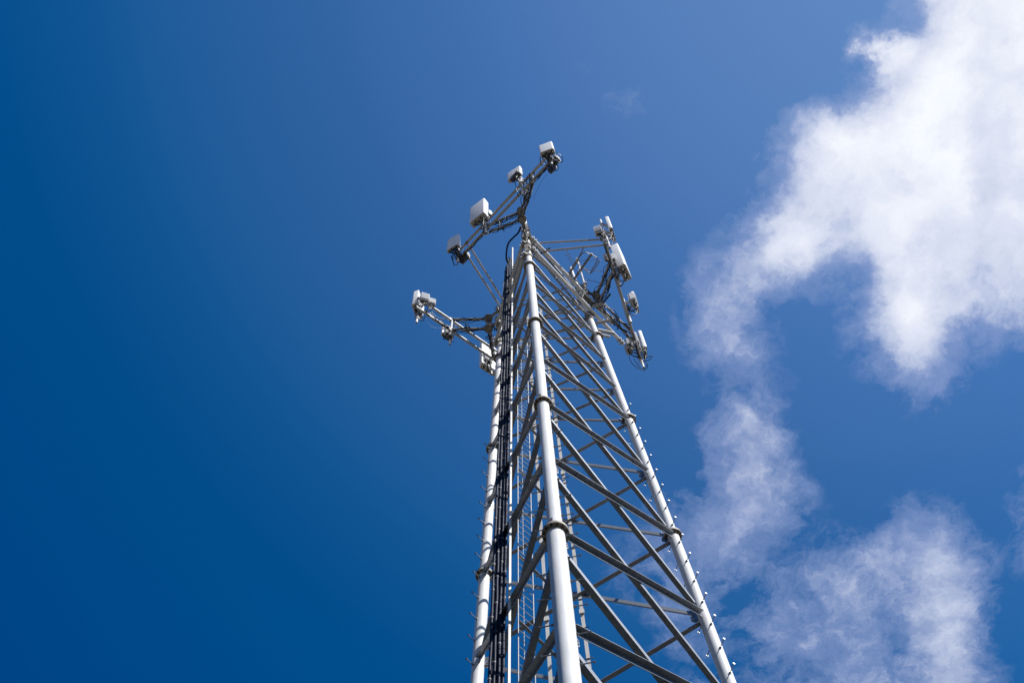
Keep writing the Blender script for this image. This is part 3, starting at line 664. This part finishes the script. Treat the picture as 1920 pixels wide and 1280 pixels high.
# runs strapped along the arms and the frame pipes
def strapped(a, b, cnt, place, sp=.07, sag=.05, r=(.010, .014)):
    a, b = Vector(a), Vector(b); n = max(6, int((b-a).length/.14))
    for j in range(cnt):
        o0 = jit(sp); pts = []
        for i in range(n+1):
            t = i/n; pts.append(lerp(a, b, t)+o0*(.5+.5*math.sin(i*1.3+j))+jit(.022)-Vector((0, 0, sag*math.sin(math.pi*t)+.04)))
        jumper(spline(pts, 3), rnd.uniform(*r), place)
ARM = {'A': 'strapped along the arms of the near frame', 'B': 'strapped along the arms of the right frame', 'C': 'strapped along the arms of the left frame'}
for k, F in FR.items():
    for j, s in enumerate(F['js']):
        for z in (ZF0, ZF1): strapped(P3(F['apex'], z), P3(F['o']+F['d']*s, z), 5, ARM[k], sp=.12, sag=.10)
        c = lerp(P3(F['apex'], ZF0), P3(F['o']+F['d']*s, ZF0), .55)
        for q in range(3):
            rr_ = rnd.uniform(.10, .17); cc = c+jit(.08)+Vector((0, 0, .3*q)); ph = rnd.uniform(0, 3.14)
            jumper([cc+Vector((math.cos(ph), math.sin(ph), 0))*rr_*math.cos(t*.5)+Vector((0, 0, 1))*rr_*math.sin(t*.5)+jit(.008) for t in range(22)], .011, ARM[k])
    strapped(P3(F['o']+F['d']*F['s'][0]*.3-F['n']*.04, ZF0), P3(F['o']+F['d']*F['js'][0]-F['n']*.04, ZF0), 3, ARM[k], sp=.04, sag=.06)
    strapped(P3(F['o']+F['d']*F['js'][1]-F['n']*.04, ZF0), P3(F['o']+F['d']*(F['s'][1]-.2)-F['n']*.04, ZF0), 3, ARM[k], sp=.04, sag=.06)
    strapped(P3(F['apex'], ZF1), leg(k, ZF0-.8)+(P3(F['apex'], 0)-P3(leg(k, ZF0), 0)).normalized()*.15, 3, ARM[k], sp=.08)
# black tails tied at the right frame's root and on the tie pipe
for pts, r in (([(1.789, 13.352, 40.000), (2.031, 13.220, 40.000), (2.178, 13.158, 40.200), (2.329, 13.077, 40.400)], .035), ([(1.616, 13.180, 40.000), (1.767, 13.238, 40.000), (1.974, 13.258, 40.200)], .03), ([(0.139, 11.321, 40.000), (0.284, 11.269, 40.000), (0.447, 11.203, 40.000), (0.559, 11.175, 40.100)], .03)):
    o = MB().path(spline(pts), r, 7).build('cable_tail', M['jump'])
    tag(o, {.035: 'thick black cable tail sticking up at the root of the right frame', .03: 'black cable tail wrapped at the root of the right frame'}[r] if pts[0][0] > .5 else 'black taped cable end on the pipe just right of the near leg top', 'cable', 'short black cable tails')

# ------------------------------------------------------------------ trunk cables down the face
def trunk_pt(i, z):
    return onface('A', 'C', .572, z, .165+(i-3)*.037)+dAC*(.022 if i % 2 else -.022)
RADT = [.028, .026, .030, .026, .029, .030, .027]
for i in range(7):
    z1 = (42.6, 42.2, 42.7, 41.8, 42.4, 41.6, 41.0)[i]; pts = []
    z = 12.6; kk = 0
    while z < z1:
        pts.append(trunk_pt(i, z)+Vector((rnd.uniform(-.006, .006), rnd.uniform(-.006, .006), 0))); z += .55; kk += 1
    e = trunk_pt(i, z1); pts.append(e); pts.append(e+Vector((.03*(i-3)*.5, .05, .25))); pts.append(e+Vector((.05+.02*i, .25, .15)))
    o = MB().path(spline(pts, 3), RADT[i], 10).build('trunk_cable', M['trunk'])
    tag(o, 'thick navy black cable in the bundle of seven running down the left tower face', 'cable', 'trunk cables down the tower face')
    for ph in range(1):
        z = 12.9+(i*37 % 10)*.085; n_ = 0
        while z < z1-.3:
            c = trunk_pt(i, z); m_ = MB() if n_ == 0 else m_
            if n_ == 0: hm = None
            up = (trunk_pt(i, z+.1)-c).normalized()
            if n_ == 0:
                mm = MB(); mm.tube(-up*.016, up*.016, RADT[i]+.004, n=10); mm.tube(nAC*.015, nAC*(RADT[i]+.016), .010, n=6); hm = mm.data('hanger', M['hanger'])
            h_ = bpy.data.objects.new('hanger', hm); col.objects.link(h_); h_.parent = o; h_.location = c
            n_ += 1; z += .93
# cable bridging from the trunk bundle up to the near frame
for pts, r, lab in (
    ([(-0.808, 12.110, 42.000), (-0.908, 11.908, 42.000), (-0.857, 11.484, 41.600), (-0.739, 11.059, 41.000), (-0.534, 10.781, 40.600), (-0.376, 10.580, 40.300), (-0.263, 10.357, 40.200)], .030, 'thick black cable arching from the trunk bundle up to the near frame'),
    ([(-1.163, 12.866, 41.000), (-1.103, 12.762, 41.600), (-0.978, 12.583, 42.200), (-0.872, 12.370, 42.400)], .03, 'black cable bent over the top of the left leg beside the trunk bundle')):
    tag(MB().path(spline(pts, 8), r, 10).build('arching_cable', M['trunk']), lab, 'cable')
tag(MB().path(spline([(0.106, 11.319, 37.500), (0.444, 11.810, 38.000), (0.857, 12.389, 38.600), (0.992, 12.774, 38.800), (1.230, 12.748, 39.000), (1.431, 12.715, 39.600), (1.602, 12.526, 40.200)], 8), .014, 6).build('coax_cable', M['jump']), 'thin black cable hanging in a bow from the dull loop antenna into the tower', 'cable')
tag(MB().path(spline([(1.153, 12.709, 42.000), (1.306, 12.757, 41.400), (1.481, 12.865, 41.000), (1.654, 12.952, 40.600), (1.776, 13.059, 40.300)], 8), .022, 8).build('coax_cable', M['jump']), 'straight black cable from the right leg top to the right frame root', 'cable')
tag(MB().path(spline([(0.085, 0.094, 1.000)] if False else [(1.264, 12.891, 37.600), (1.711, 13.394, 38.900), (1.736, 13.474, 38.700), (1.578, 13.390, 37.900), (1.386, 13.360, 36.900), (1.120, 13.256, 36.000)], 8), .012, 6).build('coax_cable', M['jump']), 'thin black cable clipped to the lower bright pipe right of the tower top', 'cable')

# ------------------------------------------------------------------ loop antenna beside the right leg
la = empty('loop_antenna', (1.519, 12.508, 40.000), 'dull brown antenna of rods and a rounded rectangular loop, right of the tower top', 'antenna')
MB().tube((1.524, 12.550, 39.900), (1.484, 12.474, 42.700), .028, n=12).build('mast_pipe', M['leg'], la)
for a, b, r in (((1.133, 12.885, 42.600), (1.483, 12.416, 42.600), .042), ((1.483, 12.416, 42.600), (1.742, 12.014, 42.600), .018), ((1.137, 12.877, 41.500), (1.945, 11.952, 41.500), .040), ((1.206, 12.860, 40.100), (1.544, 12.505, 40.100), .042)):
    MB().tube(a, b, r, n=12).build('boom', M['brown'], la)
lp = [(1.415, 12.203, 41.500), (1.445, 12.096, 41.500), (1.610, 11.914, 41.500), (1.668, 11.876, 41.500), (1.740, 11.871, 41.500), (1.889, 11.972, 41.500), (2.055, 12.088, 41.500), (2.102, 12.151, 41.500), (2.085, 12.223, 41.500), (1.967, 12.393, 41.500), (1.860, 12.546, 41.500), (1.818, 12.597, 41.500), (1.765, 12.589, 41.500), (1.589, 12.396, 41.500), (1.415, 12.203, 41.500)]
MB().path(spline(lp, 4), .017, 8).build('loop', M['brown'], la)
MB().path(spline([(2.195, 12.225, 41.550), (2.040, 12.418, 41.550), (1.914, 12.578, 41.550), (1.837, 12.624, 41.550), (1.749, 12.602, 41.550)], 4), .015, 8).build('rod', M['brown'], la)
for a, b in (((1.110, 11.900, 42.400), (1.369, 12.495, 42.400)), ((1.083, 11.925, 42.000), (1.435, 12.786, 42.000)), ((1.653, 12.405, 41.400), (2.224, 12.587, 41.400)), ((1.571, 12.575, 40.800), (2.399, 12.933, 40.800)), ((1.483, 12.253, 41.900), (2.081, 12.309, 41.900))):
    MB().tube(a, b, .0085, n=6).build('rod', M['brown'], la)
for p_, r in (((1.483, 12.416, 42.600), .055), ((1.488, 12.494, 41.500), .06), ((1.542, 12.523, 40.100), .06)):
    p_ = Vector(p_); MB().box(p_, (r, 0, 0), (0, r, 0), (0, 0, r)).build('clamp', M['galv'], la)
